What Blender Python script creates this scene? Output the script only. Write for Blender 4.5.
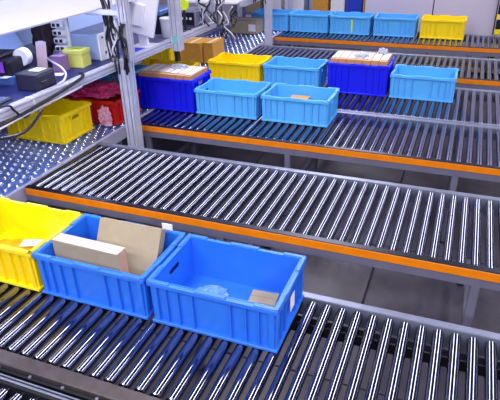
import bpy, bmesh, math, random
from mathutils import Vector, Matrix, noise

for o in list(bpy.data.objects):
    bpy.data.objects.remove(o)
scene = bpy.context.scene
COL = scene.collection
random.seed(7)

# ------------------------------------------------------------------ camera
ZR = 0.72                       # height of the roller tops above the floor
CAM = Vector((0, 0, ZR + 1.70))
F_PX, YAW, PITCH, ROLL = 537.48, -0.38277, 0.48969, -0.02454
fw = Vector((math.sin(YAW) * math.cos(PITCH), math.cos(YAW) * math.cos(PITCH), -math.sin(PITCH)))
rt0 = Vector((math.cos(YAW), -math.sin(YAW), 0))
up0 = rt0.cross(fw)
rt = rt0 * math.cos(ROLL) + up0 * math.sin(ROLL)
up = up0 * math.cos(ROLL) - rt0 * math.sin(ROLL)
cam_data = bpy.data.cameras.new('camera')
cam_data.sensor_fit = 'HORIZONTAL'
cam_data.sensor_width = 36
cam_data.lens = F_PX / 500 * 36
cam_data.clip_start = 0.05
cam = bpy.data.objects.new('camera', cam_data)
COL.objects.link(cam)
m = Matrix((rt, up, -fw)).transposed().to_4x4()
m.translation = CAM
cam.matrix_world = m
scene.camera = cam

# ------------------------------------------------------------------ light
world = bpy.data.worlds.new('world')
scene.world = world
world.use_nodes = True
bg = world.node_tree.nodes['Background']
bg.inputs[0].default_value = (0.50, 0.50, 0.78, 1)
bg.inputs[1].default_value = 0.13
def strip(x, y, length, width, energy, along_y=True):
    l = bpy.data.lights.new('ceiling_strip_light', 'AREA')
    l.shape = 'RECTANGLE'
    l.size, l.size_y = (width, length) if along_y else (length, width)
    l.energy = energy
    l.color = (0.94, 0.93, 1.0)
    o = bpy.data.objects.new('ceiling_strip_light', l)
    o.location = (x, y, ZR + 3.6)
    COL.objects.link(o)
# rows of tube lights that run with the rollers, and two rows across the aisle in front
for x, p in ((-1.9, 380), (2.4, 400)):
    strip(x, 6.5, 13.0, 0.8, p)
for x in (-3.2, 0.0, 3.2):
    strip(x, -1.2, 2.6, 0.5, 125, False)
    strip(x, -3.4, 2.6, 0.5, 125, False)
vs = scene.view_settings
vs.view_transform = 'Standard'
vs.look = 'None'
vs.gamma = 1
vs.use_curve_mapping = False
vs.exposure = 0.12

# ------------------------------------------------------------------ materials
def lin(c):
    return tuple(((v / 255) / 12.92 if v / 255 <= 0.04045 else ((v / 255 + 0.055) / 1.055) ** 2.4) for v in c)

MATS = {}
def mat(name, rgb, rough=0.5, metal=0.0, var=0.08, scale=30, bump=0.0, bscale=120, alpha=1.0, trans=0.0,
        rgb2=None, spec=0.5, stretch=None, emit=0.0):
    if name in MATS:
        return MATS[name]
    M = bpy.data.materials.new(name)
    M.use_nodes = True
    nt = M.node_tree
    b = nt.nodes['Principled BSDF']
    c = lin(rgb)
    tc = nt.nodes.new('ShaderNodeTexCoord')
    mp = nt.nodes.new('ShaderNodeMapping')
    nt.links.new(tc.outputs['Object'], mp.inputs[0])
    if stretch:
        mp.inputs['Scale'].default_value = stretch
    nz = nt.nodes.new('ShaderNodeTexNoise')
    nz.inputs['Scale'].default_value = scale
    nz.inputs['Detail'].default_value = 4
    nt.links.new(mp.outputs[0], nz.inputs['Vector'])
    ramp = nt.nodes.new('ShaderNodeValToRGB')
    ramp.color_ramp.elements[0].position = 0.3
    ramp.color_ramp.elements[1].position = 0.7
    c2 = lin(rgb2) if rgb2 else tuple(min(1, v * (1 + var)) for v in c)
    c1 = c if rgb2 else tuple(v * (1 - var) for v in c)
    ramp.color_ramp.elements[0].color = (*c1, 1)
    ramp.color_ramp.elements[1].color = (*c2, 1)
    nt.links.new(nz.outputs['Fac'], ramp.inputs[0])
    nt.links.new(ramp.outputs[0], b.inputs['Base Color'])
    b.inputs['Roughness'].default_value = rough
    b.inputs['Metallic'].default_value = metal
    b.inputs['Specular IOR Level'].default_value = spec
    b.inputs['Alpha'].default_value = alpha
    b.inputs['Transmission Weight'].default_value = trans
    if emit:
        b.inputs['Emission Color'].default_value = (*c, 1)
        b.inputs['Emission Strength'].default_value = emit
    if bump:
        n2 = nt.nodes.new('ShaderNodeTexNoise')
        n2.inputs['Scale'].default_value = bscale
        n2.inputs['Detail'].default_value = 3
        nt.links.new(mp.outputs[0], n2.inputs['Vector'])
        bp = nt.nodes.new('ShaderNodeBump')
        bp.inputs['Strength'].default_value = bump
        bp.inputs['Distance'].default_value = 0.01
        nt.links.new(n2.outputs['Fac'], bp.inputs['Height'])
        nt.links.new(bp.outputs[0], b.inputs['Normal'])
    MATS[name] = M
    return M

M_ROLLER = mat('polished_roller_steel', (128, 130, 150), 0.12, 1.0, 0.1, 8, stretch=(1, 0.15, 1))
M_AXLE = mat('dark_axle_steel', (70, 70, 80), 0.35, 1.0)
M_RAIL = mat('grey_painted_rail', (116, 114, 136), 0.4, 0.25, 0.1, 6)
M_RAILTOP = mat('galvanised_rail', (128, 133, 156), 0.38, 0.55, 0.12, 10)
M_ORANGE = mat('orange_edge_strip', (230, 126, 0), 0.42, 0, 0.08, 14)
M_DARKRAIL = mat('dark_bronze_rail', (74, 66, 68), 0.42, 0.4, 0.2, 20, bump=0.1)
M_BLACK = mat('black_metal', (20, 20, 26), 0.45, 0.3)
M_CONC = mat('concrete_slab', (54, 51, 64), 0.38, 0, 0.2, 3.5, bump=0.12, bscale=40, rgb2=(84, 79, 95))
M_JOINT = mat('concrete_joint', (48, 45, 54), 0.8)
M_BALL = mat('chrome_ball', (225, 230, 245), 0.1, 1.0, 0.02)
M_BALLPLATE = mat('ball_table_plate', (104, 130, 205), 0.35, 0.5, 0.2, 6)
M_ALU = mat('anodised_aluminium', (200, 200, 220), 0.35, 0.3, 0.06, 12)
M_WHITE = mat('white_panel', (214, 210, 226), 0.5, 0, 0.02, 4)
M_WALL = mat('white_cladding', (192, 184, 208), 0.5, 0, 0.03, 2)
M_NAVY = mat('navy_desk_mat', (24, 30, 92), 0.45, 0, 0.25, 9)
M_YEL = mat('yellow_plastic', (244, 212, 6), 0.38, 0, 0.03, 8)
M_BLUE = mat('mid_blue_plastic', (38, 110, 220), 0.38, 0, 0.05, 8)
M_LBLUE = mat('light_blue_plastic', (84, 172, 238), 0.4, 0, 0.05, 8)
M_DBLUE = mat('ultramarine_plastic', (10, 20, 226), 0.4, 0, 0.05, 8)
M_RED = mat('red_plastic', (206, 30, 22), 0.35, 0, 0.1, 8)
M_CARD = mat('brown_cardboard', (192, 138, 84), 0.75, 0, 0.08, 25, bump=0.05)
M_CARDG = mat('greyish_cardboard', (158, 144, 120), 0.75, 0, 0.05, 20, bump=0.05)
M_CARDO = mat('ochre_cardboard', (200, 142, 52), 0.7, 0, 0.08, 20)
M_CARDEND = mat('pink_cardboard', (206, 160, 132), 0.75, 0, 0.05, 20)
M_LABEL = mat('paper_label', (236, 232, 240), 0.6, 0, 0.06, 60)
M_TAPE = mat('parcel_tape', (224, 208, 190), 0.3, 0, 0.04)
M_FILM = mat('clear_film', (196, 200, 218), 0.15, 0, 0.1, 40, bump=0.5, bscale=30, alpha=0.7)
M_PINKFILM = mat('pink_film', (214, 20, 92), 0.15, 0, 0.3, 14, bump=0.8, bscale=26, rgb2=(236, 96, 160))
M_BUBBLE = mat('bubble_wrap', (120, 170, 240), 0.2, 0, 0.2, 60, bump=0.6, bscale=80, alpha=0.65)
M_BROWNFILM = mat('brown_wrap', (176, 140, 20), 0.3, 0, 0.2, 14, bump=0.4, bscale=30, rgb2=(214, 176, 40))
M_CABLE = mat('black_cable', (22, 20, 34), 0.4)
M_CABLEG = mat('grey_cable', (196, 196, 216), 0.4)
M_PLASTW = mat('white_plastic', (232, 230, 242), 0.35, 0, 0.02)
M_PLASTB = mat('black_plastic', (26, 24, 36), 0.35, 0, 0.1)
M_GREYB = mat('blue_grey_plastic', (150, 170, 212), 0.4, 0, 0.03, 5)
M_PALEB = mat('pale_blue_panel', (168, 192, 240), 0.45, 0, 0.03, 5)
M_GREENY = mat('yellow_green_card', (206, 208, 106), 0.6, 0, 0.06, 12)
M_MAUVE = mat('mauve_plastic', (150, 112, 166), 0.45, 0, 0.06, 12)
M_PURPLE = mat('purple_label', (140, 70, 190), 0.5)
M_BEIGE = mat('beige_board', (206, 178, 186), 0.6)
M_BLUEMAT = mat('blue_mat', (30, 60, 200), 0.5, 0, 0.1)
M_HIVIS = mat('fluorescent_tape', (216, 240, 20), 0.4)
M_DARKBR = mat('dark_brown_fabric', (48, 36, 44), 0.8, 0, 0.2, 20)
M_STEELBL = mat('steel_blue_plastic', (70, 104, 168), 0.35, 0, 0.15, 10)
M_TEAL = mat('teal_sticker', (120, 190, 190), 0.5)

# ------------------------------------------------------------------ mesh helpers
class MB:
    def __init__(s):
        s.bm = bmesh.new()
    def box(s, x0, x1, y0, y1, z0, z1, mtx=None):
        r = bmesh.ops.create_cube(s.bm, size=1.0)
        sx, sy, sz = x1 - x0, y1 - y0, z1 - z0
        T = Matrix.Translation(((x0 + x1) / 2, (y0 + y1) / 2, (z0 + z1) / 2)) @ Matrix.Diagonal((sx, sy, sz, 1))
        if mtx is not None:
            T = mtx @ T
        bmesh.ops.transform(s.bm, matrix=T, verts=r['verts'])
        return s
    def cyl(s, p0, p1, r0, r1=None, seg=16, caps=True):
        p0, p1 = Vector(p0), Vector(p1)
        r1 = r0 if r1 is None else r1
        d = p1 - p0
        r = bmesh.ops.create_cone(s.bm, cap_ends=caps, segments=seg, radius1=r0, radius2=r1, depth=d.length)
        q = d.to_track_quat('Z', 'Y').to_matrix().to_4x4()
        bmesh.ops.transform(s.bm, matrix=Matrix.Translation((p0 + p1) / 2) @ q, verts=r['verts'])
        return s
    def prism(s, pts, z0, z1):
        a = [s.bm.verts.new((x, y, z0)) for x, y in pts]
        b = [s.bm.verts.new((x, y, z1)) for x, y in pts]
        n = len(pts)
        s.bm.faces.new(a[::-1]); s.bm.faces.new(b)
        for i in range(n):
            s.bm.faces.new((a[i], a[(i + 1) % n], b[(i + 1) % n], b[i]))
        return s
    def lathe(s, prof, seg=24, axis='Z', c=(0, 0, 0)):
        rings = []
        for r, z in prof:
            ring = []
            for k in range(seg):
                a = 2 * math.pi * k / seg
                p = (r * math.cos(a), r * math.sin(a), z)
                if axis == 'Y':
                    p = (p[0], p[2], p[1])
                if axis == 'X':
                    p = (p[2], p[0], p[1])
                ring.append(s.bm.verts.new(Vector(p) + Vector(c)))
            rings.append(ring)
        for i in range(len(rings) - 1):
            for k in range(seg):
                s.bm.faces.new((rings[i][k], rings[i][(k + 1) % seg], rings[i + 1][(k + 1) % seg], rings[i + 1][k]))
        s.bm.faces.new(rings[0][::-1]); s.bm.faces.new(rings[-1])
        bmesh.ops.recalc_face_normals(s.bm, faces=s.bm.faces)
        return s
    def tube(s, pts, r, seg=7, sub=5):
        P = [Vector(p) for p in pts]
        Q = [P[0]] + P + [P[-1]]
        out = []
        for i in range(1, len(Q) - 2):
            for k in range(sub):
                t = k / sub
                a, b, c, d = Q[i - 1], Q[i], Q[i + 1], Q[i + 2]
                out.append(0.5 * ((2 * b) + (c - a) * t + (2 * a - 5 * b + 4 * c - d) * t * t + (3 * b - a - 3 * c + d) * t ** 3))
        out.append(P[-1])
        rings = []
        nrm = None
        for i, p in enumerate(out):
            d = (out[min(i + 1, len(out) - 1)] - out[max(i - 1, 0)])
            if d.length < 1e-6:
                d = Vector((0, 0, 1))
            d.normalize()
            if nrm is None:
                nrm = d.orthogonal().normalized()
            nrm = (nrm - d * nrm.dot(d))
            if nrm.length < 1e-4:
                nrm = d.orthogonal()
            nrm.normalize()
            bn = d.cross(nrm)
            rings.append([s.bm.verts.new(p + r * (math.cos(2 * math.pi * k / seg) * nrm + math.sin(2 * math.pi * k / seg) * bn)) for k in range(seg)])
        for i in range(len(rings) - 1):
            for k in range(seg):
                s.bm.faces.new((rings[i][k], rings[i][(k + 1) % seg], rings[i + 1][(k + 1) % seg], rings[i + 1][k]))
        s.bm.faces.new(rings[0][::-1]); s.bm.faces.new(rings[-1])
        return s
    def xf(s, M):
        bmesh.ops.transform(s.bm, matrix=M, verts=s.bm.verts)
        return s
    def mesh(s, name, material, bevel=0.0, smooth=False, bseg=1):
        if bevel:
            e = [e for e in s.bm.edges if len(e.link_faces) == 2 and e.calc_face_angle(0) > 0.6]
            bmesh.ops.bevel(s.bm, geom=e, offset=bevel, segments=bseg, profile=0.6, affect='EDGES', clamp_overlap=True)
        bmesh.ops.recalc_face_normals(s.bm, faces=s.bm.faces)
        me = bpy.data.meshes.new(name)
        s.bm.to_mesh(me)
        s.bm.free()
        if smooth:
            for p in me.polygons:
                p.use_smooth = True
            try:
                me.set_sharp_from_angle(angle=0.7)
            except Exception:
                pass
        if material:
            me.materials.append(material)
        return me

def ob(name, me, parent=None, loc=(0, 0, 0), rot=(0, 0, 0), kind=None):
    o = bpy.data.objects.new(name, me)
    COL.objects.link(o)
    o.location = loc
    o.rotation_euler = rot
    if parent:
        o.parent = parent
    if kind:
        o['kind'] = kind
    return o

def tag(o, label, cat, group=None):
    o['label'] = label
    o['category'] = cat
    if group:
        o['group'] = group
    return o

def thing(name, label, cat, loc=(0, 0, 0), rotz=0.0, group=None):
    o = ob(name, None, None, loc, (0, 0, rotz))
    o.empty_display_size = 0.1
    return tag(o, label, cat, group)

def part(name, mb, material, parent, bevel=0.0, smooth=False, label=None, kind=None, loc=(0, 0, 0), rot=(0, 0, 0), bseg=1):
    o = ob(name, mb.mesh(name, material, bevel, smooth, bseg), parent, loc, rot, kind)
    if label:
        o['label'] = label
    return o

def at(px, py, ax, val):
    """point of the pixel's ray on a world plane: ax 0/1/2, val in metres, z counted from the roller tops"""
    d = rt * ((px - 250) / F_PX) - up * ((py - 200) / F_PX) + fw
    o = Vector((0, 0, 1.70))
    p = o + d * ((val - o[ax]) / d[ax])
    return p

# ------------------------------------------------------------------ floor and walls
floor = ob('floor', MB().box(-8.5, 4.5, -2.5, 13.5, -0.10, -0.012).mesh('floor', M_JOINT), kind='structure')
SL = 1.55
slab = MB().box(-SL / 2 + 0.005, SL / 2 - 0.005, -SL / 2 + 0.005, SL / 2 - 0.005, -0.03, 0).mesh('slab', M_CONC, 0.004)
for i in range(7):
    for j in range(10):
        ob('slab', slab, floor, (-7.25 + i * SL - 0.12, -1.6 + j * SL, 0))

YW = 9.42
wall_back = ob('wall_back', MB().box(-8.5, 4.5, 12.6, 12.75, 0, 4.2).mesh('wall_back', M_WALL), kind='structure')
wall_left = ob('wall_left', MB().box(-8.5, -8.35, -2.5, 12.6, 0, 4.2).mesh('wall_left', M_WALL), kind='structure')
# white cladding of the enclosure behind the last lane
clad = thing('machine_enclosure', 'tall white panelled enclosure behind the farthest lane of totes', 'enclosure', (0, YW, 0))
xs = [-1.66, -0.57, 0.37, 1.4, 2.4]
part('backing', MB().box(xs[0], xs[-1], 0.035, 0.30, 0.04, 2.4), M_BLACK, clad)
for a, b in zip(xs[:-1], xs[1:]):
    part('panel', MB().box(a + 0.008, b - 0.008, 0.0, 0.05, 0.06, 2.38), M_WALL, clad, 0.006)
part('plinth', MB().box(xs[0] + 0.02, xs[-1] - 0.02, 0.03, 0.28, 0.0, 0.07), M_BLACK, clad)
hp = thing('hazard_post', 'black and yellow guard post against the white enclosure', 'post', (0.42, YW - 0.10, 0))
part('tube', MB().box(-0.035, 0.035, -0.035, 0.035, 0.012, 1.5), M_BLACK, hp, 0.006)
for k in range(6):
    part('band', MB().box(-0.038, 0.038, -0.038, 0.038, 0.25 + 0.22 * k, 0.33 + 0.22 * k), M_YEL, hp, 0.004)
part('foot_plate', MB().box(-0.07, 0.07, -0.06, 0.06, 0, 0.012), M_BLACK, hp)

# ------------------------------------------------------------------ roller conveyors
X0, X1 = -2.80, 1.75
PITCH_R = 0.0745
def conveyor(label, y0, y1, stripe=True, near='grey', leg_x=(-2.66, -1.27, 0.08, 1.5), x0=X0, phase=0.0, far='light'):
    t = thing('roller_conveyor', label, 'conveyor', (0, y0, 0), 0, 'roller lanes')
    w = y1 - y0
    # near side rail
    if near == 'grey':
        part('side_rail', MB().box(x0, X1, 0, 0.035, ZR - 0.115, ZR - 0.004), M_RAIL, t, 0.003)
        part('rail_cap', MB().box(x0, X1, -0.002, 0.038, ZR - 0.004, ZR), M_AXLE, t)
        r0 = 0.046
    elif near == 'plain':
        part('side_rail', MB().box(x0, X1, 0, 0.035, ZR - 0.115, ZR), M_RAILTOP, t, 0.003)
        r0 = 0.046
    else:
        part('side_rail', MB().box(x0, X1, -0.07, 0.0, ZR - 0.13, ZR + 0.002), M_DARKRAIL, t, 0.006)
        part('side_cover', MB().box(x0, X1, -0.088, -0.07, ZR - 0.12, ZR - 0.022), M_BLACK, t, 0.003)
        bolt = MB().cyl((0, 0, -0.008), (0, 0, 0.004), 0.008, seg=6).mesh('bolt', M_RAILTOP)
        for k in range(26):
            ob('bolt', bolt, t, (x0 + 0.1 + k * 0.17, -0.079, ZR - 0.02))
        r0 = 0.012
    if stripe:
        part('orange_strip', MB().box(x0 + 0.004, X1 - 0.004, -0.005, 0.0, ZR - 0.058, ZR - 0.007), M_ORANGE, t, 0.001)
    # far side rail with a rolled top
    part('side_rail', MB().box(x0, X1, w - 0.045, w, ZR - 0.115, ZR + 0.002), M_RAILTOP if far == 'light' else M_BLACK, t, 0.008, bseg=2)
    if far == 'dark':
        part('wear_strip', MB().box(x0, X1, w - 0.030, w - 0.020, ZR + 0.002, ZR + 0.005), M_RAILTOP, t, 0.001)
        part('wear_strip', MB().box(x0, X1, w - 0.012, w - 0.006, ZR + 0.002, ZR + 0.005), M_RAILTOP, t, 0.001)
    # inner channel with the drive under the far roller ends
    if near == 'dark':
        part('drive_channel', MB().box(x0 + 0.03, X1 - 0.03, w - 0.15, w - 0.10, ZR - 0.14, ZR - 0.075), M_BLACK, t, 0.004)
    part('end_plate', MB().box(x0, x0 + 0.02, r0 - 0.008, w - 0.047, ZR - 0.1, ZR - 0.012), M_AXLE, t, 0.002)
    part('end_plate', MB().box(X1 - 0.02, X1, r0 - 0.008, w - 0.047, ZR - 0.1, ZR - 0.012), M_AXLE, t, 0.002)
    # rollers
    ra, rb = r0, w - 0.060
    R = 0.0255
    prof = [(0.006, ra - 0.02), (0.006, ra), (R - 0.004, ra), (R, ra + 0.004), (R, rb - 0.004), (R - 0.004, rb), (0.006, rb), (0.006, rb + 0.02)]
    me = MB().lathe(prof, 20, 'Y').mesh('roller', M_ROLLER, 0, True)
    n = int((X1 - x0 - 0.09) / PITCH_R)
    for k in range(n + 1):
        ob('roller', me, t, (x0 + 0.055 + phase + k * PITCH_R, 0, ZR - R), (0, random.uniform(0, 6.28), 0))
    # legs
    for x in leg_x:
        for yy in (0.004, w - 0.048):
            part('leg', MB().box(x - 0.025, x + 0.025, yy, yy + 0.04, 0.014, ZR - 0.113), M_RAIL, t, 0.004)
            part('foot', MB().box(x - 0.045, x + 0.045, yy - 0.006, yy + 0.046, 0, 0.014), M_AXLE, t, 0.002)
        part('cross_bar', MB().box(x - 0.018, x + 0.018, 0.04, w - 0.045, 0.20, 0.24), M_RAIL, t, 0.003)
    return t

conveyor('frontmost roller lane, only a corner showing below the dark rail', 0.28, 1.16, False, 'plain', far='dark')
conveyor('roller lane carrying the two mid-blue totes, with dark bronze near rail', 1.275, 2.13, False, 'dark', (-2.5, -1.2, 1.05))
conveyor('empty roller lane across the middle with an orange edge strip', 2.62, 3.53, True, 'grey', (-2.66, -1.27, 0.25, 1.5))
conveyor('orange-edged roller lane carrying two open light blue totes and one ultramarine', 4.02, 4.945, True, 'grey', (-2.64, -1.27, 0.08, 1.5))
conveyor('roller lane without orange strip abutting the lane in front, carrying four totes', 4.965, 6.08, False, 'plain')
conveyor('narrow-looking empty roller lane behind the carton-filled ultramarine totes', 6.477, 7.52, True)
conveyor('farthest roller lane in front of the white enclosure', 8.14, 9.08, True)

# ------------------------------------------------------------------ ball transfer table
BX0, BX1 = -3.95, -2.815
BY0, BY1 = 1.2, 9.4
bt = thing('ball_transfer_table', 'long ball transfer table studded with steel balls beside the lane ends', 'transfer table', (0, 0, 0))
part('plate', MB().box(BX0 + 0.03, BX1 - 0.03, BY0, BY1, ZR - 0.032, ZR - 0.020), M_BALLPLATE, bt)
M_SIDE = mat('lilac_grey_side', (178, 176, 204), 0.4, 0.2, 0.05, 8)
part('side_rail', MB().box(BX1 - 0.03, BX1, BY0, BY1, ZR - 0.12, ZR - 0.006), M_SIDE, bt, 0.003)
part('side_rail', MB().box(BX0, BX0 + 0.03, BY0, BY1, ZR - 0.12, ZR + 0.02), M_SIDE, bt, 0.003)
for yy in (BY0, BY1 - 0.02):
    part('end_rail', MB().box(BX0 + 0.03, BX1 - 0.03, yy, yy + 0.02, ZR - 0.12, ZR - 0.0325), M_SIDE, bt, 0.003)
for yy in (1.4, 3.85, 6.3, 9.1):
    for xx in (BX0 + 0.03, BX1 - 0.07):
        part('leg', MB().box(xx, xx + 0.05, yy, yy + 0.05, 0, ZR - 0.033), M_RAIL, bt, 0.004)
    part('cross_bar', MB().box(BX0 + 0.08, BX1 - 0.07, yy + 0.01, yy + 0.04, 0.2, 0.24), M_RAIL, bt)
bm_all = bmesh.new()
src = bmesh.new()
bmesh.ops.create_uvsphere(src, u_segments=10, v_segments=6, radius=0.0135)
cup = bmesh.ops.create_cone(src, cap_ends=True, segments=10, radius1=0.024, radius2=0.018, depth=0.008)
bmesh.ops.translate(src, vec=(0, 0, -0.003), verts=cup['verts'])
sm = bpy.data.meshes.new('src'); src.to_mesh(sm); src.free()
sv = [v.co.copy() for v in sm.vertices]; sf = [tuple(p.vertices) for p in sm.polygons]
V, Fc = [], []
dp = 0.0760
ny = int((BY1 - BY0 - 0.08) / dp); nx = int((BX1 - BX0 - 0.1) / dp)
for j in range(ny):
    for i in range(nx):
        c = Vector((BX1 - 0.065 - i * dp - (0.038 if j % 2 else 0), BY0 + 0.06 + j * dp, ZR - 0.0135))
        b0 = len(V)
        V += [v + c for v in sv]
        Fc += [tuple(b0 + q for q in f) for f in sf]
me = bpy.data.meshes.new('ball_bearings'); me.from_pydata(V, [], Fc)
for p in me.polygons:
    p.use_smooth = True
me.materials.append(M_BALL)
ob('ball_bearings', me, bt, kind='stuff')
bpy.data.meshes.remove(sm)

# ------------------------------------------------------------------ totes
TL, TW = 0.634, 0.430
TCACHE = {}
def tote_meshes(M, H):
    key = (M.name, round(H, 3))
    if key in TCACHE:
        return TCACHE[key]
    a, b, t = TL / 2 - 0.020, TW / 2 - 0.020, 0.005
    zt = H - 0.004
    def taper(bm):
        for v in bm.verts:
            k = 1 - 0.022 * (1 - v.co.z / H)
            v.co.x *= k; v.co.y *= k
    s = MB()
    s.box(-a, a, -b, b, 0.006, 0.012)
    s.box(-a, a, -b, -b + t, 0.012, zt); s.box(-a, a, b - t, b, 0.012, zt)
    hz0, hz1, hw = H - 0.085, H - 0.055, 0.05
    for sx in (-1, 1):
        xa, xb = sorted((sx * a, sx * (a - t)))
        s.box(xa, xb, -b + t, b - t, 0.012, hz0)
        s.box(xa, xb, -b + t, b - t, hz1, zt)
        s.box(xa, xb, -b + t, -hw, hz0, hz1); s.box(xa, xb, hw, b - t, hz0, hz1)
        for sy in (-1, 1):      # rounded slot ends
            ya, yb = sorted((sy * hw, sy * (hw - 0.008)))
            s.box(xa, xb, ya, yb, hz0, hz0 + 0.006); s.box(xa, xb, ya, yb, hz1 - 0.006, hz1)
    taper(s.bm)
    shell = s.mesh('shell', M)
    r = MB()
    L2, W2 = TL / 2, TW / 2
    zr0, zr1 = H - 0.030, H - 0.006
    ia, ib = a - 0.001, b - 0.001
    r.box(-L2, L2, -W2, -ib, zr0, zr1); r.box(-L2, L2, ib, W2, zr0, zr1)
    r.box(-L2, -ia, -ib, ib, zr0, zr1); r.box(ia, L2, -ib, ib, zr0, zr1)
    for x0, x1 in ((-L2, -0.205), (-0.075, 0.075), (0.205, L2)):
        for sy in (-1, 1):
            ya, yb = sorted((sy * (ib + 0.001), sy * W2))
            r.box(x0, x1, ya, yb, zr1 - 0.001, H + 0.002)
    for sx in (-1, 1):
        xa, xb = sorted((sx * (ia + 0.001), sx * L2))
        r.box(xa, xb, -W2, -0.09, zr1 - 0.001, H + 0.002); r.box(xa, xb, 0.09, W2, zr1 - 0.001, H + 0.002)
    rim = r.mesh('rim', M, 0.0022)
    f = MB()
    fa, fb = a * 0.978, b * 0.978
    g = 0.021
    f.box(-fa - g, fa + g, -fb - g, -fb + 0.004, 0, 0.016); f.box(-fa - g, fa + g, fb - 0.004, fb + g, 0, 0.016)
    f.box(-fa - g, -fa + 0.004, -fb, fb, 0, 0.016); f.box(fa - 0.004, fa + g, -fb, fb, 0, 0.016)
    base = f.mesh('base_flange', M, 0.002)
    ribs = []
    def rib(w):
        q = MB()
        q.box(-w / 2, w / 2, -0.0155, 0.003, 0.014, H - 0.028)
        for v in q.bm.verts:      # lean with the wall
            v.co.y += (b) * 0.022 * (1 - v.co.z / H)
        return q.mesh('rib', M, 0.0015)
    def ribs_end(w):
        q = MB()
        q.box(-w / 2, w / 2, -0.0155, 0.003, 0.014, H - 0.028)
        for v in q.bm.verts:
            v.co.y += (a) * 0.022 * (1 - v.co.z / H)
        return q.mesh('rib', M, 0.0015)
    thin, corner, wide = rib(0.007), rib(0.026), rib(0.120)
    for sgn, rz in ((-1, 0), (1, math.pi)):
        for x in (-0.225, -0.165, -0.092, 0.092, 0.165, 0.225):
            ribs.append((thin, (x, sgn * b, 0), rz))
        for x in (-a * 0.955, a * 0.955):
            ribs.append((corner, (x, sgn * b, 0), rz))
    te, ce = ribs_end(0.007), ribs_end(0.026)
    for sgn, rz in ((-1, -math.pi / 2), (1, math.pi / 2)):
        for y in (-0.13, -0.075, 0.075, 0.13):
            ribs.append((te, (sgn * a, y, 0), rz))
        for y in (-b * 0.94, b * 0.94):
            ribs.append((ce, (sgn * a, y, 0), rz))
    TCACHE[key] = (shell, rim, base, ribs)
    return TCACHE[key]

def tote(label, M, cx, cy, H=0.24, rotz=0.0, z=ZR, group=None, sticker=None):
    t = thing('plastic_tote', label, 'tote', (cx, cy, z), rotz, group)
    shell, rim, base, ribs = tote_meshes(M, H)
    ob('shell', shell, t); ob('rim', rim, t); ob('base_flange', base, t)
    for me, loc, rz in ribs:
        ob('rib', me, t, loc, (0, 0, rz))
    if sticker:
        part('sticker', MB().box(TL / 2 - 0.0042, TL / 2 - 0.0025, -0.03, 0.03, H - 0.15, H - 0.07), M_LABEL, t, label='white paper sticker')
    return t

def carton(name, label, x, y, z, sx, sy, sz, M=M_CARD, rot=(0, 0, 0), top=None, group=None, tape=False, end=None, cat='box'):
    """closed carton with separate top flaps and tape; x, y, z is the centre of the base"""
    t = thing(name, label, cat, (x, y, z), 0, group)
    t.rotation_euler = rot
    part('body', MB().box(-sx / 2, sx / 2, -sy / 2, sy / 2, 0, sz - 0.003), M, t, 0.0015)
    g = 0.001
    if sx >= sy:
        part('flap', MB().box(-sx / 2, sx / 2, -sy / 2, -g, sz - 0.003, sz), top or M, t, 0.0008)
        part('flap', MB().box(-sx / 2, sx / 2, g, sy / 2, sz - 0.003, sz), top or M, t, 0.0008)
        if tape:
            part('tape', MB().box(-sx / 2, sx / 2, -0.022, 0.022, sz, sz + 0.0008), M_TAPE, t)
    else:
        part('flap', MB().box(-sx / 2, -g, -sy / 2, sy / 2, sz - 0.003, sz), top or M, t, 0.0008)
        part('flap', MB().box(g, sx / 2, -sy / 2, sy / 2, sz - 0.003, sz), top or M, t, 0.0008)
        if tape:
            part('tape', MB().box(-0.022, 0.022, -sy / 2, sy / 2, sz, sz + 0.0008), M_TAPE, t)
    if end:
        part('end_panel', MB().box(sx / 2, sx / 2 + 0.001, -sy / 2 + 0.002, sy / 2 - 0.002, 0.002, sz - 0.005), end, t)
    return t

def crumple(name, label, cat, loc, size, M, seed=0, amp=0.35, sub=4, flat=0.0, group=None, fr=3.0):
    bm = bmesh.new()
    bmesh.ops.create_icosphere(bm, subdivisions=sub, radius=1.0)
    off = Vector((seed * 3.1, seed * 1.7, seed * 2.3))
    for v in bm.verts:
        n = noise.noise(v.co * fr + off) * amp + abs(noise.noise(v.co * fr * 2.7 + off)) * amp * 0.8
        v.co *= (0.82 + n)
        if v.co.z < flat - 0.55:
            v.co.z = flat - 0.55
    zmin = min(v.co.z for v in bm.verts)
    for v in bm.verts:
        v.co = Vector((v.co.x * size[0], v.co.y * size[1], (v.co.z - zmin) * size[2]))
    me = bpy.data.meshes.new(name); bm.to_mesh(me); bm.free()
    me.materials.append(M)
    o = ob(name, me, None, loc)
    return tag(o, label, cat, group)

# lane with the big totes
YB = 1.876
tote('mid-blue tote with a small carton and bubble wrap, nearest the camera', M_BLUE, -0.872, YB, 0.242, group='totes on the near lane', sticker=True)
tote('mid-blue tote holding two grey cartons, beside the yellow tote', M_BLUE, -1.522, YB, 0.242, group='totes on the near lane')
tote('yellow tote cut by the left edge of the photo, on the near lane', M_YEL, -2.166, YB, 0.242, group='totes on the near lane')
# contents of the nearest tote
carton('small_carton', 'small flat brown carton lying in the nearest blue tote', -0.731, 1.965, ZR + 0.012, 0.135, 0.095, 0.03, M_CARDG, (0, 0, 0.08))
crumple('bubble_wrap', 'clear crumpled bubble wrap in the nearest blue tote', 'bubble wrap', (-0.985, 1.925, ZR + 0.012), (0.085, 0.06, 0.028), M_BUBBLE, 2, 0.3)
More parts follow.
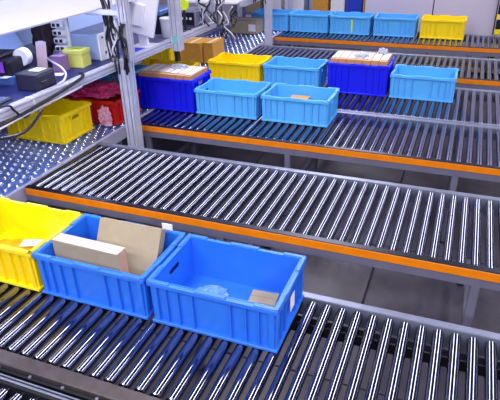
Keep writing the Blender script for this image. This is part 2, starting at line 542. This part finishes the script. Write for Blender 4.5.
# contents of the second tote
carton('long_carton', 'long grey carton standing on edge at the front of blue tote', -1.60, 1.800, ZR + 0.012, 0.395, 0.068, 0.258, M_CARDG, (0, 0, -0.02), top=mat('pale_grey_card', (188, 180, 182), 0.6), end=M_CARDEND)
ca = carton('flat_carton', 'flat grey carton leaning against the back wall of blue tote', -1.475, 1.874, ZR + 0.025, 0.37, 0.05, 0.30, M_CARDG, (-0.50, 0, 0))
# yellow tote contents
crumple('packing_film', 'crumpled brown packing film in the near yellow tote', 'film', (-2.19, 1.88, ZR + 0.012), (0.25, 0.155, 0.02), M_BROWNFILM, 5, 0.3)
cd = thing('label_card', 'white printed label on packing film in the yellow tote', 'label', (-2.150, 1.962, ZR + 0.058), 0.35)
part('card', MB().box(-0.055, 0.055, -0.035, 0.035, 0, 0.0015), M_LABEL, cd)
for k in range(4):
    part('print_line', MB().box(-0.045, 0.03 - 0.012 * k, 0.02 - 0.013 * k, 0.025 - 0.013 * k, 0.0015, 0.002), M_CABLEG, cd)
tagm = thing('paper_tag', 'small white tag clipped to the rim of blue tote', 'tag', (-1.31, YB + TW / 2 - 0.006, ZR + 0.244), 0)
part('tag_face', MB().box(-0.03, 0.03, -0.003, 0.003, 0, 0.035), M_LABEL, tagm, 0.001)

# front lane of the double conveyor
Y1 = 4.668
tote('ultramarine tote packed with cartons beside the aluminium post', M_DBLUE, -2.668, Y1, 0.315, group='totes on the front half of the double lane')
tote('light blue empty tote between ultramarine tote and tote with a small carton', M_LBLUE, -2.025, Y1, 0.24, group='totes on the front half of the double lane')
tote('light blue tote with a small brown carton inside, middle of photo', M_LBLUE, -1.350, Y1, 0.24, group='totes on the front half of the double lane')
carton('small_carton', 'small brown carton lying in a light blue tote', -1.38, 4.74, ZR + 0.012, 0.175, 0.13, 0.15, M_CARD, (0, 0, 0.06))
# back lane of the double conveyor
Y2 = 5.722
tote('yellow empty tote right of the ochre cartons', M_YEL, -2.385, Y2, 0.24, group='totes on the back half of the double lane')
tote('light blue empty tote between the yellow tote and the ultramarine tote', M_LBLUE, -1.715, Y2, 0.24, group='totes on the back half of the double lane')
tote('ultramarine tote packed with a row of seven cartons, centre right', M_DBLUE, -0.997, Y2, 0.315, group='totes on the back half of the double lane')
tote('light blue empty tote at the right end of the double lane', M_LBLUE, -0.345, Y2, 0.24, group='totes on the back half of the double lane')
for (cx, cy, nm, where) in ((-2.668, Y1, 7, 'beside the aluminium post'), (-0.997, Y2, 7, 'at centre right')):
    wd = (TL - 0.052) / nm
    for k in range(nm):
        ordn = ['first', 'second', 'third', 'fourth', 'fifth', 'sixth', 'seventh'][k]
        t = carton('narrow_carton', '%s narrow carton from left in the ultramarine tote %s' % (ordn, where),
                   cx - TL / 2 + 0.026 + wd * (k + 0.5), cy, ZR + 0.012, wd - 0.004, 0.368, 0.342 + random.uniform(-0.003, 0.003), M_CARD, top=M_CARDEND, group='cartons in ultramarine totes')
        part('label', MB().box(-wd / 2 + 0.008, wd / 2 - 0.01, -0.12 + random.uniform(-0.04, 0.02), 0.13, 0.3455, 0.3468), M_LABEL, t, label='white paper label')
crumple('plastic_film', 'clump of clear plastic film on cartons beside the post', 'film', (-2.63, 4.72, ZR + 0.358), (0.09, 0.06, 0.022), M_FILM, 9, 0.5)
crumple('plastic_film', 'white crumpled film on the back right of the carton row', 'film', (-0.80, 5.86, ZR + 0.358), (0.05, 0.04, 0.04), M_FILM, 11, 0.5)
crumple('plastic_film', 'clear film lying on the middle of the carton row', 'film', (-0.99, 5.70, ZR + 0.358), (0.08, 0.07, 0.022), M_FILM, 14, 0.5)

# far lane
Y4 = 8.80
for k, (cx, lab) in enumerate(((-3.04, 'light blue tote partly hidden behind the far post'), (-2.385, 'light blue tote right of the far post on the last lane'),
                               (-1.725, 'light blue tote in the middle of the last lane, with a yellow mark'), (-1.045, 'light blue tote next to the yellow one on the last lane'))):
    t = tote(lab, M_LBLUE, cx, Y4, 0.27, group='totes on the last lane')
    if k == 2:
        part('mark', MB().box(0.03, 0.05, -TW / 2 + 0.001, -TW / 2 + 0.003, 0.03, 0.22), M_HIVIS, t, label='yellow strip of tape')
tote('yellow tote at the right end of the last lane', M_YEL, -0.355, Y4, 0.27, group='totes on the last lane')

# totes and cartons on the ball table
tote('yellow tote standing on the ball table below the bench beam', M_YEL, -3.350, 3.585, 0.25, group='totes on the ball table')
tote('red tote stuffed with pink film behind the aluminium post', M_RED, -3.19, 4.14, 0.22, group='totes on the ball table')
tote('light blue tote behind the red tote with pink film', M_LBLUE, -3.35, 4.60, 0.33, group='totes on the ball table')
crumple('film_bag', 'shiny crumpled pink film spilling over the red tote', 'film', (-3.21, 4.13, ZR + 0.223), (0.33, 0.20, 0.06), M_PINKFILM, 4, 0.45, 5)
crumple('film_bag', 'pale pink film sheet hanging over the red tote front', 'film', (-2.98, 3.895, ZR), (0.07, 0.018, 0.12), mat('pale_pink_film', (226, 120, 150), 0.15, 0, 0.3, 30, bump=0.6, bscale=30, rgb2=(244, 200, 214)), 21, 0.45, 4)
tote('yellow tote behind the ultramarine tote, left of the empty yellow one', M_YEL, -3.07, 5.20, 0.24, group='totes on the ball table')
tote('yellow tote under the bench left of the ochre cartons', M_YEL, -3.69, 6.36, 0.26, math.pi / 2, group='totes on the ball table')
carton('ochre_carton', 'large ochre carton on the ball table behind the yellow tote', -3.30, 6.44, ZR, 0.30, 0.36, 0.25, M_CARDO, tape=True, group='cartons on the ball table')
carton('ochre_carton', 'narrow ochre carton right of the large ochre carton', -3.065, 6.48, ZR, 0.13, 0.36, 0.255, M_CARDO, tape=True, group='cartons on the ball table')
t = carton('brown_carton', 'grey-brown carton on the ball table near the far post', -3.36, 8.38, ZR, 0.46, 0.34, 0.20, M_CARDG, tape=True, group='cartons on the ball table')
part('label', MB().box(0.10, 0.22, -0.1715, -0.1702, 0.04, 0.15), M_LABEL, t, label='white paper label')

# ------------------------------------------------------------------ packing benches
def slot_profile(s, d=0.014, w=0.010, n=2):
    """square aluminium section with n open slots in every side"""
    h = s / 2
    side = [(-h, -h)]
    for k in range(n):
        c = -h + s * (k + 0.5) / n
        side += [(c - w / 2, -h), (c - w / 2, -h + d), (c + w / 2, -h + d), (c + w / 2, -h)]
    pts = []
    for q in range(4):
        a = q * math.pi / 2
        pts += [(x * math.cos(a) - y * math.sin(a), x * math.sin(a) + y * math.cos(a)) for x, y in side]
    return pts
ZD = ZR + 0.620      # desk surface
def post(par, x, y, z0, z1, s=0.09):
    p = part('post', MB().prism(slot_profile(s), z0, z1), M_ALU, par, loc=(x, y, 0))
    return p
def beam(par, x, y0, y1, z, s=0.08):
    mb = MB().prism(slot_profile(s, 0.012, 0.009, 2), 0, y1 - y0)
    mb.xf(Matrix.Rotation(-math.pi / 2, 4, 'X'))
    return part('beam', mb, M_ALU, par, loc=(x, y0, z))
XB = -2.60
b1 = thing('packing_bench', 'near packing bench with navy top and white overhead canopy', 'workbench', (0, 0, 0), 0, 'packing benches')
post(b1, XB - 0.03, 3.815, 0.012, ZR + 0.64, 0.10)
post(b1, XB + 0.012, 3.82, ZR + 0.64, ZR + 2.2, 0.075)
part('base_plate', MB().box(XB - 0.07, XB + 0.07, 3.745, 3.885, 0, 0.012), M_AXLE, b1)
post(b1, XB - 1.45, 3.815, 0.0, ZR + 2.2, 0.08)
post(b1, XB - 1.45, 0.2, 0.0, ZR + 2.2, 0.08)
post(b1, XB, 0.2, 0.0, ZR + 2.2, 0.08)
beam(b1, XB - 0.10, 0.24, 3.765, ZR + 0.60, 0.062)
beam(b1, XB - 1.45, 0.24, 3.77, ZR + 0.575)
part('desk_top', MB().box(XB - 1.49, XB - 0.132, 0.25, 3.86, ZD - 0.028, ZD), M_NAVY, b1, 0.004)
part('back_panel', MB().box(XB - 1.40, XB - 1.37, 0.25, 3.76, ZD, ZR + 1.0), M_PALEB, b1, 0.003)
part('canopy', MB().box(XB - 1.40, -2.80, 0.25, 4.35, ZR + 1.042, ZR + 1.05), M_WHITE, b1, 0.004)
part('canopy_lip', MB().box(-2.80, -2.796, 0.25, 4.35, ZR + 1.040, ZR + 1.051), M_ALU, b1)
br = MB(); br.box(-2.95, XB - 0.026, 3.79, 3.84, ZR + 1.0, ZR + 1.0415)
part('canopy_bracket', br, M_ALU, b1, 0.003)
part('knee_brace', MB().cyl((XB - 0.2, 3.8, ZR + 0.535), (XB - 0.04, 3.8, ZR + 0.36), 0.014, seg=8), M_BLACK, b1)

b2 = thing('packing_bench', 'second packing bench with white monitor and cup behind the post', 'workbench', (0, 0, 0), 0, 'packing benches')
beam(b2, XB - 0.10, 3.87, 5.75, ZR + 0.60, 0.062)
beam(b2, XB - 1.45, 3.87, 5.75, ZR + 0.575)
post(b2, XB - 0.022, 4.72, ZR + 0.53, ZR + 2.2, 0.09)
part('sticker', MB().box(XB - 0.05, XB + 0.01, 4.673, 4.6745, ZR + 0.60, ZR + 0.68), M_TEAL, b2, label='teal sticker')
part('cable_duct', MB().box(XB - 0.06, XB - 0.02, 4.70, 4.75, ZR + 0.42, ZR + 0.53), M_BLACK, b2, 0.004)
post(b2, XB - 1.45, 4.68, ZR + 0.615, ZR + 2.2, 0.08)
post(b2, XB - 1.45, 5.6, 0.0, ZR + 0.535, 0.08)
post(b2, XB - 0.10, 5.72, ZR + 0.626, ZR + 1.5, 0.045)
part('desk_top', MB().box(XB - 1.49, XB - 0.132, 3.88, 5.75, ZD - 0.028, ZD), mat('grey_desk', (92, 92, 130), 0.45, 0, 0.15, 8), b2, 0.004)
part('back_panel', MB().box(XB - 1.40, XB - 1.37, 3.87, 5.75, ZD, ZR + 1.5), M_PALEB, b2, 0.003)
b3 = thing('packing_bench', 'farthest packing bench around the far aluminium post', 'workbench', (0, 0, 0), 0, 'packing benches')
post(b3, -2.762, 7.76, 0.012, ZR + 2.2, 0.09)
part('base_plate', MB().box(-2.80, -2.70, 7.69, 7.83, 0, 0.012), M_AXLE, b3)
post(b3, XB - 1.45, 7.26, 0.0, ZR + 2.2, 0.08)
post(b3, XB - 1.45, 9.6, 0.0, ZR + 1.2, 0.08)
post(b3, XB - 0.4, 9.6, 0.0, ZR + 0.9, 0.08)
part('desk_top', MB().box(XB - 1.49, XB - 0.45, 7.22, 9.55, ZD - 0.028, ZD), M_PLASTW, b3, 0.004)
beam(b3, XB - 0.4, 7.32, 9.55, ZR + 0.585, 0.07)

# --- things on the near bench
def dpos(px, py):
    p = at(px, py, 2, 0.62)
    return p.x, p.y
t = thing('card_box', 'yellow-green open box on the near bench', 'box', (-2.955, 3.62, ZD), 0.12)
part('body', MB().box(-0.085, 0.085, -0.065, 0.065, 0, 0.125), M_GREENY, t, 0.003)
part('lid', MB().box(-0.089, 0.089, -0.07, 0.07, 0.105, 0.14), M_GREENY, t, 0.003)
part('tuck_flap', MB().box(-0.06, 0.06, -0.02, 0.02, 0.14, 0.146), mat('green_print', (150, 170, 60), 0.6), t, 0.002)
t = thing('storage_pot', 'mauve storage pot left of the yellow-green box', 'pot', (-3.0, 3.46, ZD), 0.12)
part('pot_body', MB().prism([(-0.045, -0.045), (0.045, -0.045), (0.05, 0.045), (-0.05, 0.045)], 0, 0.11), M_MAUVE, t, 0.006)
part('rim', MB().box(-0.053, 0.053, -0.05, 0.05, 0.11, 0.122), M_MAUVE, t, 0.003)
t = thing('cabinet_computer', 'pale blue-grey computer case with a white port panel', 'computer', (-3.03, 3.83, ZD), 0.0)
part('case', MB().box(-0.17, 0.16, -0.02, 0.20, 0.0, 0.215), M_GREYB, t, 0.02, bseg=3)
pp = part('port_panel', MB().box(0.162, 0.178, -0.03, 0.21, 0.0, 0.225), M_PLASTW, t, 0.008, bseg=2)
for k, (yy, zz, s) in enumerate(((0.02, 0.19, 0.02), (0.08, 0.15, 0.03), (0.14, 0.08, 0.045), (0.05, 0.06, 0.03), (0.19, 0.18, 0.02))):
    part('port', MB().box(0.177, 0.182, yy - s / 2, yy + s / 2, zz - s * 0.4, zz + s * 0.4), M_PLASTB, pp)
t = thing('charging_dock', 'white multi-slot charging dock standing behind the mauve pot', 'dock', (-3.20, 3.76, ZD), 0.25)
part('spine', MB().box(-0.035, 0.075, 0.0, 0.03, 0, 0.34), M_PLASTW, t, 0.004)
for k in range(5):
    u = part('module', MB().box(-0.045, 0.055, -0.06, 0.0, 0.02 + 0.064 * k, 0.066 + 0.064 * k), M_PLASTW, t, 0.006)
    for q in (-0.02, 0.02):
        part('slot', MB().box(q - 0.013, q + 0.013, -0.0615, -0.059, 0.03 + 0.064 * k, 0.056 + 0.064 * k), M_PLASTB, u)
t = thing('document_board', 'beige clipboard leaning beside the label printer', 'clipboard', (-3.15, 3.42, ZD), 0.3)
part('board', MB().box(-0.045, 0.04, -0.004, 0.004, 0, 0.22).xf(Matrix.Rotation(-0.25, 4, 'X')), M_BEIGE, t, 0.002)
part('clip', MB().box(-0.02, 0.02, -0.012, 0.002, 0.19, 0.225).xf(Matrix.Rotation(-0.25, 4, 'X')), M_ALU, t, 0.002)
part('rest', MB().box(-0.04, 0.035, 0.0, 0.09, 0, 0.02), M_PLASTB, t, 0.003)
# label printer
t = thing('label_printer', 'dark label printer with steel-blue front and white paper roll', 'printer', (-3.20, 3.10, ZD), 0.15)
part('body', MB().box(-0.20, 0.10, -0.10, 0.16, 0.05, 0.17), M_PLASTB, t, 0.02, bseg=2)
part('base', MB().prism([(-0.20, -0.13), (0.13, -0.13), (0.15, -0.02), (0.13, 0.17), (-0.20, 0.17)], 0.0, 0.055), M_STEELBL, t, 0.01)
part('roll', MB().lathe([(0.018, -0.035), (0.062, -0.035), (0.065, -0.03), (0.065, 0.03), (0.062, 0.035), (0.018, 0.035)], 24, 'Y', (0.085, 0.10, 0.155)), M_LABEL, t, 0, True, label='white paper roll')
part('purple_label', MB().box(0.0, 0.05, -0.102, -0.10, 0.08, 0.16), M_PURPLE, t)
part('label_strip', MB().box(0.04, 0.10, -0.16, -0.10, 0.056, 0.059), M_LABEL, t)
part('feed_lid', MB().box(-0.2, 0.02, -0.08, 0.15, 0.172, 0.20), M_PLASTB, t, 0.012)
part('knob', MB().cyl((-0.05, -0.115, 0.11), (-0.05, -0.10, 0.11), 0.02, seg=14), M_RAILTOP, t)
t = thing('scanner_hood', 'white sloping machine hood behind the label printer', 'machine', (-3.72, 3.28, ZD), 0.0)
part('hood', MB().prism([(-0.1, 0.0), (0.28, 0.0), (0.28, 0.16), (0.2, 0.27), (-0.1, 0.33)], -0.3, 0.35).xf(Matrix.Rotation(math.pi / 2, 4, 'X')), M_PALEB, t, 0.015)
part('window', MB().box(0.281, 0.286, -0.25, 0.05, 0.03, 0.15), M_PLASTB, t, 0.002)
t = thing('jacket', 'dark brown jacket heaped on the bench under the canopy', 'jacket', (-3.40, 3.78, ZD), 0)
bm = bmesh.new(); bmesh.ops.create_icosphere(bm, subdivisions=4, radius=1)
for v in bm.verts:
    v.co *= 0.85 + 0.25 * noise.noise(v.co * 2.2)
    v.co = Vector((v.co.x * 0.12, v.co.y * 0.10, (v.co.z + 0.9) * 0.20))
    v.co.z = max(0, v.co.z)
me = bpy.data.meshes.new('folded_cloth'); bm.to_mesh(me); bm.free(); me.materials.append(M_DARKBR)
for p in me.polygons: p.use_smooth = True
ob('folded_cloth', me, t)
part('collar', MB().tube([(-0.06, -0.02, 0.33), (0, -0.07, 0.35), (0.06, -0.02, 0.33), (0.0, 0.04, 0.34), (-0.06, -0.02, 0.33)], 0.02), M_DARKBR, t, 0, True)
t = thing('drawer_box', 'dark grey drawer box at the front of the near bench', 'box', (-2.85, 2.97, ZD), 0.05)
part('body', MB().box(-0.09, 0.09, -0.07, 0.14, 0.0, 0.12), mat('charcoal_plastic', (40, 38, 60), 0.45), t, 0.006)
part('drawer_front', MB().box(0.09, 0.096, -0.06, 0.13, 0.012, 0.105), mat('charcoal_plastic', (40, 38, 60)), t, 0.003)
part('pull', MB().box(0.096, 0.106, -0.04, 0.03, 0.05, 0.065), M_PLASTB, t, 0.003)
part('paper', MB().box(-0.04, 0.05, 0.02, 0.11, 0.12, 0.122), M_LABEL, t)
t = thing('sticky_note', 'small white note on the navy bench top', 'note', (-2.93, 3.33, ZD), 0.4)
part('sheet', MB().box(-0.04, 0.04, -0.03, 0.03, 0, 0.003), M_LABEL, t)
part('fold', MB().box(-0.04, 0.04, 0.022, 0.03, 0.003, 0.008), M_LABEL, t)
t = thing('keyboard', 'black keyboard near the left edge on the bench', 'keyboard', (-2.88, 2.60, ZD), 0.1)
part('tray', MB().box(-0.08, 0.08, -0.22, 0.10, 0, 0.014), M_PLASTB, t, 0.004)
key = MB().box(-0.007, 0.007, -0.007, 0.007, 0, 0.006).mesh('key', mat('key_blue_grey', (96, 110, 150), 0.5), 0.001)
for i in range(7):
    for j in range(15):
        ob('key', key, t, (-0.062 + 0.0205 * i, -0.20 + 0.02 * j, 0.014))

# --- cables
def cable(label, pts, r=0.006, M=M_CABLE, group='bench cables'):
    o = ob('cable', MB().tube(pts, r).mesh('cable', M, 0, True))
    return tag(o, label, 'cable', group)
cable('white cable looping over the drawer box and pot', [(-2.99, 3.30, ZD + 0.14), (-2.98, 3.34, ZD + 0.10), (-2.86, 3.30, ZD + 0.07), (-2.76, 3.22, ZD + 0.05), (-2.72, 3.14, ZD + 0.025), (-2.70, 3.05, ZD + 0.022)], 0.008, M_CABLEG)
cable('thick black cable tied along the near bench beam', [(-2.655, 1.4, ZR + 0.60), (-2.65, 2.0, ZR + 0.575), (-2.655, 2.4, ZR + 0.55), (-2.65, 2.7, ZR + 0.575), (-2.655, 3.0, ZR + 0.60), (-2.66, 3.25, ZR + 0.63), (-2.70, 3.34, ZR + 0.638), (-2.76, 3.38, ZD + 0.012)], 0.012)
cable('thin grey cable tied along the near bench beam', [(-2.655, 1.4, ZR + 0.55), (-2.645, 2.2, ZR + 0.535), (-2.65, 2.6, ZR + 0.55), (-2.655, 2.9, ZR + 0.56), (-2.66, 3.2, ZR + 0.57), (-2.70, 3.3, ZR + 0.56), (-2.75, 3.34, ZR + 0.57)], 0.008, M_CABLEG)
cable('black cable sagging below the near bench beam', [(-2.66, 2.2, ZR + 0.53), (-2.655, 2.45, ZR + 0.46), (-2.655, 2.62, ZR + 0.45), (-2.66, 2.8, ZR + 0.53)], 0.010)
cable('black cable dangling over the beam at the left edge', [(-2.75, 2.5, ZD + 0.01), (-2.66, 2.52, ZD + 0.03), (-2.655, 2.55, ZD - 0.01), (-2.65, 2.62, ZD - 0.08), (-2.655, 2.72, ZD - 0.05)], 0.008)
for k, yy in enumerate((2.35, 2.75, 3.12)):
    q, w = 0.034, 0.005
    tb = MB()
    tb.box(-q, q, -w, w, q - 0.002, q); tb.box(-q, q, -w, w, -q, -q + 0.002)
    tb.box(-q, -q + 0.002, -w, w, -q, q); tb.box(q - 0.002, q, -w, w, -q, q)
    o = ob('cable_tie', tb.mesh('cable_tie', M_LABEL), None, (XB - 0.10, yy, ZR + 0.60))
    tag(o, ['white cable tie on the bench beam nearest the left edge', 'white cable tie in the middle of the near bench beam', 'white cable tie on the beam beside the drawer box'][k], 'cable tie', 'cable ties')
# bundle round the near post, and round the far cables of the second bench
rs = random.Random(3)
def bundle(cx, cy, z0, z1, n, what, spread=0.07, grey=3):
    for k in range(n):
        pts = []
        a = rs.uniform(0, 6.28)
        z = z1
        m_ = 6
        for q in range(m_):
            f = q / (m_ - 1)
            a += rs.uniform(-1.0, 1.0)
            rr = spread * rs.uniform(0.5, 1.2)
            pts.append((cx + rr * math.cos(a), cy + rr * 0.6 * math.sin(a), z1 + (z0 - z1) * f + rs.uniform(-0.03, 0.03)))
        cable('%s cable in the tangle %s' % ('grey' if k < grey else 'black', what), pts, rs.uniform(0.006, 0.010), M_CABLEG if k < grey else M_CABLE, 'cables ' + what)
bundle(XB - 0.16, 3.86, ZD + 0.02, ZR + 1.15, 11, 'left of the near post', 0.055, 3)
bundle(XB - 0.02, 3.745, ZD - 0.06, ZD + 0.33, 8, 'on the front of the near post', 0.06, 1)
bundle(XB - 0.02, 5.50, ZD + 0.02, ZR + 1.05, 14, 'at the far end of the second bench', 0.15, 5)
bundle(XB + 0.06, 5.74, ZD - 0.16, ZD + 0.16, 6, 'hanging from the end of the second bench', 0.10, 2)
bundle(-2.86, 7.62, ZD - 0.05, ZR + 1.0, 6, 'beside the far post', 0.10, 1)

# --- things on the second bench
t = thing('monitor', 'white monitor seen from behind on the second bench', 'monitor', (-2.80, 4.42, ZD), 0.0)
part('foot', MB().prism([(-0.10, -0.09), (0.09, -0.09), (0.10, 0.09), (-0.10, 0.09)], 0, 0.015), M_PLASTW, t, 0.005)
part('neck', MB().box(-0.05, 0.04, -0.02, 0.02, 0.015, 0.20).xf(Matrix.Rotation(0.15, 4, 'X')), M_PLASTW, t, 0.006)
T = Matrix.Translation((0, -0.03, 0.27)) @ Matrix.Rotation(0.20, 4, 'Y') @ Matrix.Rotation(-0.12, 4, 'X')
part('back_shell', MB().box(-0.17, 0.17, -0.035, 0.0, -0.15, 0.20).xf(T), M_PLASTW, t, 0.012, bseg=2)
part('bulge', MB().box(-0.10, 0.06, -0.06, -0.03, -0.08, 0.12).xf(T), M_PLASTW, t, 0.012, bseg=2)
part('screen', MB().box(-0.16, 0.16, 0.0, 0.006, -0.14, 0.19).xf(T), M_PLASTB, t)
t = thing('tub', 'white plastic tub with lid on the second bench', 'tub', (-2.80, 4.86, ZD), 0)
part('tub_body', MB().lathe([(0.055, 0), (0.058, 0.004), (0.066, 0.16)], 24), M_PLASTW, t, 0, True)
part('lid', MB().lathe([(0.070, 0.16), (0.072, 0.165), (0.072, 0.185), (0.066, 0.19)], 24), M_PLASTW, t, 0, True)
o = ob('mouse_mat', MB().box(-0.11, 0.09, -0.13, 0.13, 0, 0.005).mesh('mouse_mat', M_BLUEMAT, 0.002), None, (-2.78, 4.20, ZD)); tag(o, 'blue mat on the second bench below the white monitor', 'mat')
t = thing('tape_roll', 'fluorescent yellow tape roll on the second bench', 'tape', (-2.78, 5.20, ZD + 0.0), 0.6)
part('tape', MB().lathe([(0.030, -0.02), (0.05, -0.02), (0.052, -0.017), (0.052, 0.017), (0.05, 0.02), (0.03, 0.02)], 24, 'Y', (0, 0, 0.262)), M_HIVIS, t, 0, True)
part('stand', MB().box(-0.012, 0.012, -0.012, 0.012, 0.0, 0.23), M_PLASTB, t, 0.002)
part('stand_base', MB().box(-0.06, 0.06, -0.05, 0.05, 0.0, 0.014), M_PLASTB, t, 0.004)
t = thing('equipment_case', 'grey instrument case on the far end of second bench', 'case', (-2.86, 5.52, ZD), 0.05)
part('body', MB().box(-0.12, 0.10, -0.12, 0.16, 0, 0.17), mat('mid_grey_plastic', (120, 120, 146), 0.45), t, 0.012)
part('front_panel', MB().box(-0.10, 0.08, -0.124, -0.119, 0.02, 0.15), M_PLASTB, t, 0.003)
for k in range(3):
    part('dial', MB().cyl((-0.06 + 0.05 * k, -0.134, 0.09), (-0.06 + 0.05 * k, -0.124, 0.09), 0.014, seg=12), M_PLASTW, t)
t = thing('tool_case', 'black tool case on the second bench behind the tub', 'case', (-3.06, 5.10, ZD), 0.1)
part('body', MB().box(-0.16, 0.12, -0.16, 0.2, 0, 0.22), M_PLASTB, t, 0.015)
part('lid', MB().box(-0.165, 0.125, -0.165, 0.205, 0.18, 0.235), M_STEELBL, t, 0.01)
part('handle', MB().tube([(-0.06, -0.17, 0.12), (-0.05, -0.2, 0.12), (0.03, -0.2, 0.12), (0.04, -0.17, 0.12)], 0.008), M_ALU, t, 0, True)

# ------------------------------------------------------------------ stock rack far behind
rk = thing('stock_rack', 'steel stock rack with cartons behind the last lane', 'rack', (-2.9, 10.6, 0))
for x in (-1.3, 0.0, 1.25):
    for y in (-0.25, 0.25):
        part('upright', MB().box(x - 0.025, x + 0.025, y - 0.025, y + 0.025, 0, 2.2), M_STEELBL, rk, 0.003)
for z in (0.22, 0.70, 1.45):
    part('shelf', MB().box(-1.33, 1.28, -0.28, 0.28, z - 0.04, z), M_RAIL, rk, 0.003)
stock = [(-4.05, 0.36, 0.40, M_CARDG, 'grey-brown'), (-3.62, 0.34, 0.44, M_PLASTW, 'white'), (-3.17, 0.38, 0.46, M_PLASTW, 'tall white'), (-2.66, 0.30, 0.42, M_CARDO, 'ochre'),
         (-2.33, 0.26, 0.50, M_PLASTW, 'narrow white'), (-2.02, 0.28, 0.30, M_BLUEMAT, 'blue'), (-1.76, 0.20, 0.44, M_CARD, 'brown')]
for x, w, h, M, nm in stock:
    carton('stock_box', '%s box on the stock rack behind the last lane' % nm, x, 10.58, 0.70, w, 0.4, h, M, tape=True, group='boxes on the stock rack')

# ------------------------------------------------------------------ fill lamps added to brighten the near bench
def added_fill_lamp(label, x, y0, y1, z, power):
    t = thing('fill_tube_lamp', label, 'lamp', (x, y0, z), 0, 'added fill lamps')
    part('housing', MB().box(-0.03, 0.03, 0, y1 - y0, -0.012, 0), M_PLASTW, t, 0.003)
    part('tube', MB().cyl((0, 0.02, -0.026), (0, y1 - y0 - 0.02, -0.026), 0.013, seg=10), mat('fill_lamp_glow', (214, 226, 255), emit=power), t, 0, True)
added_fill_lamp('added fill lamp below the white canopy of near bench', -3.0, 1.2, 3.6, ZR + 1.042, 26)  # unseen lamp, added to lighten the dark area under the canopy
added_fill_lamp('added fill lamp below the navy bench top', -2.82, 1.2, 3.5, ZD - 0.028, 115)  # hidden behind the beam, added to lighten the ball table and yellow tote
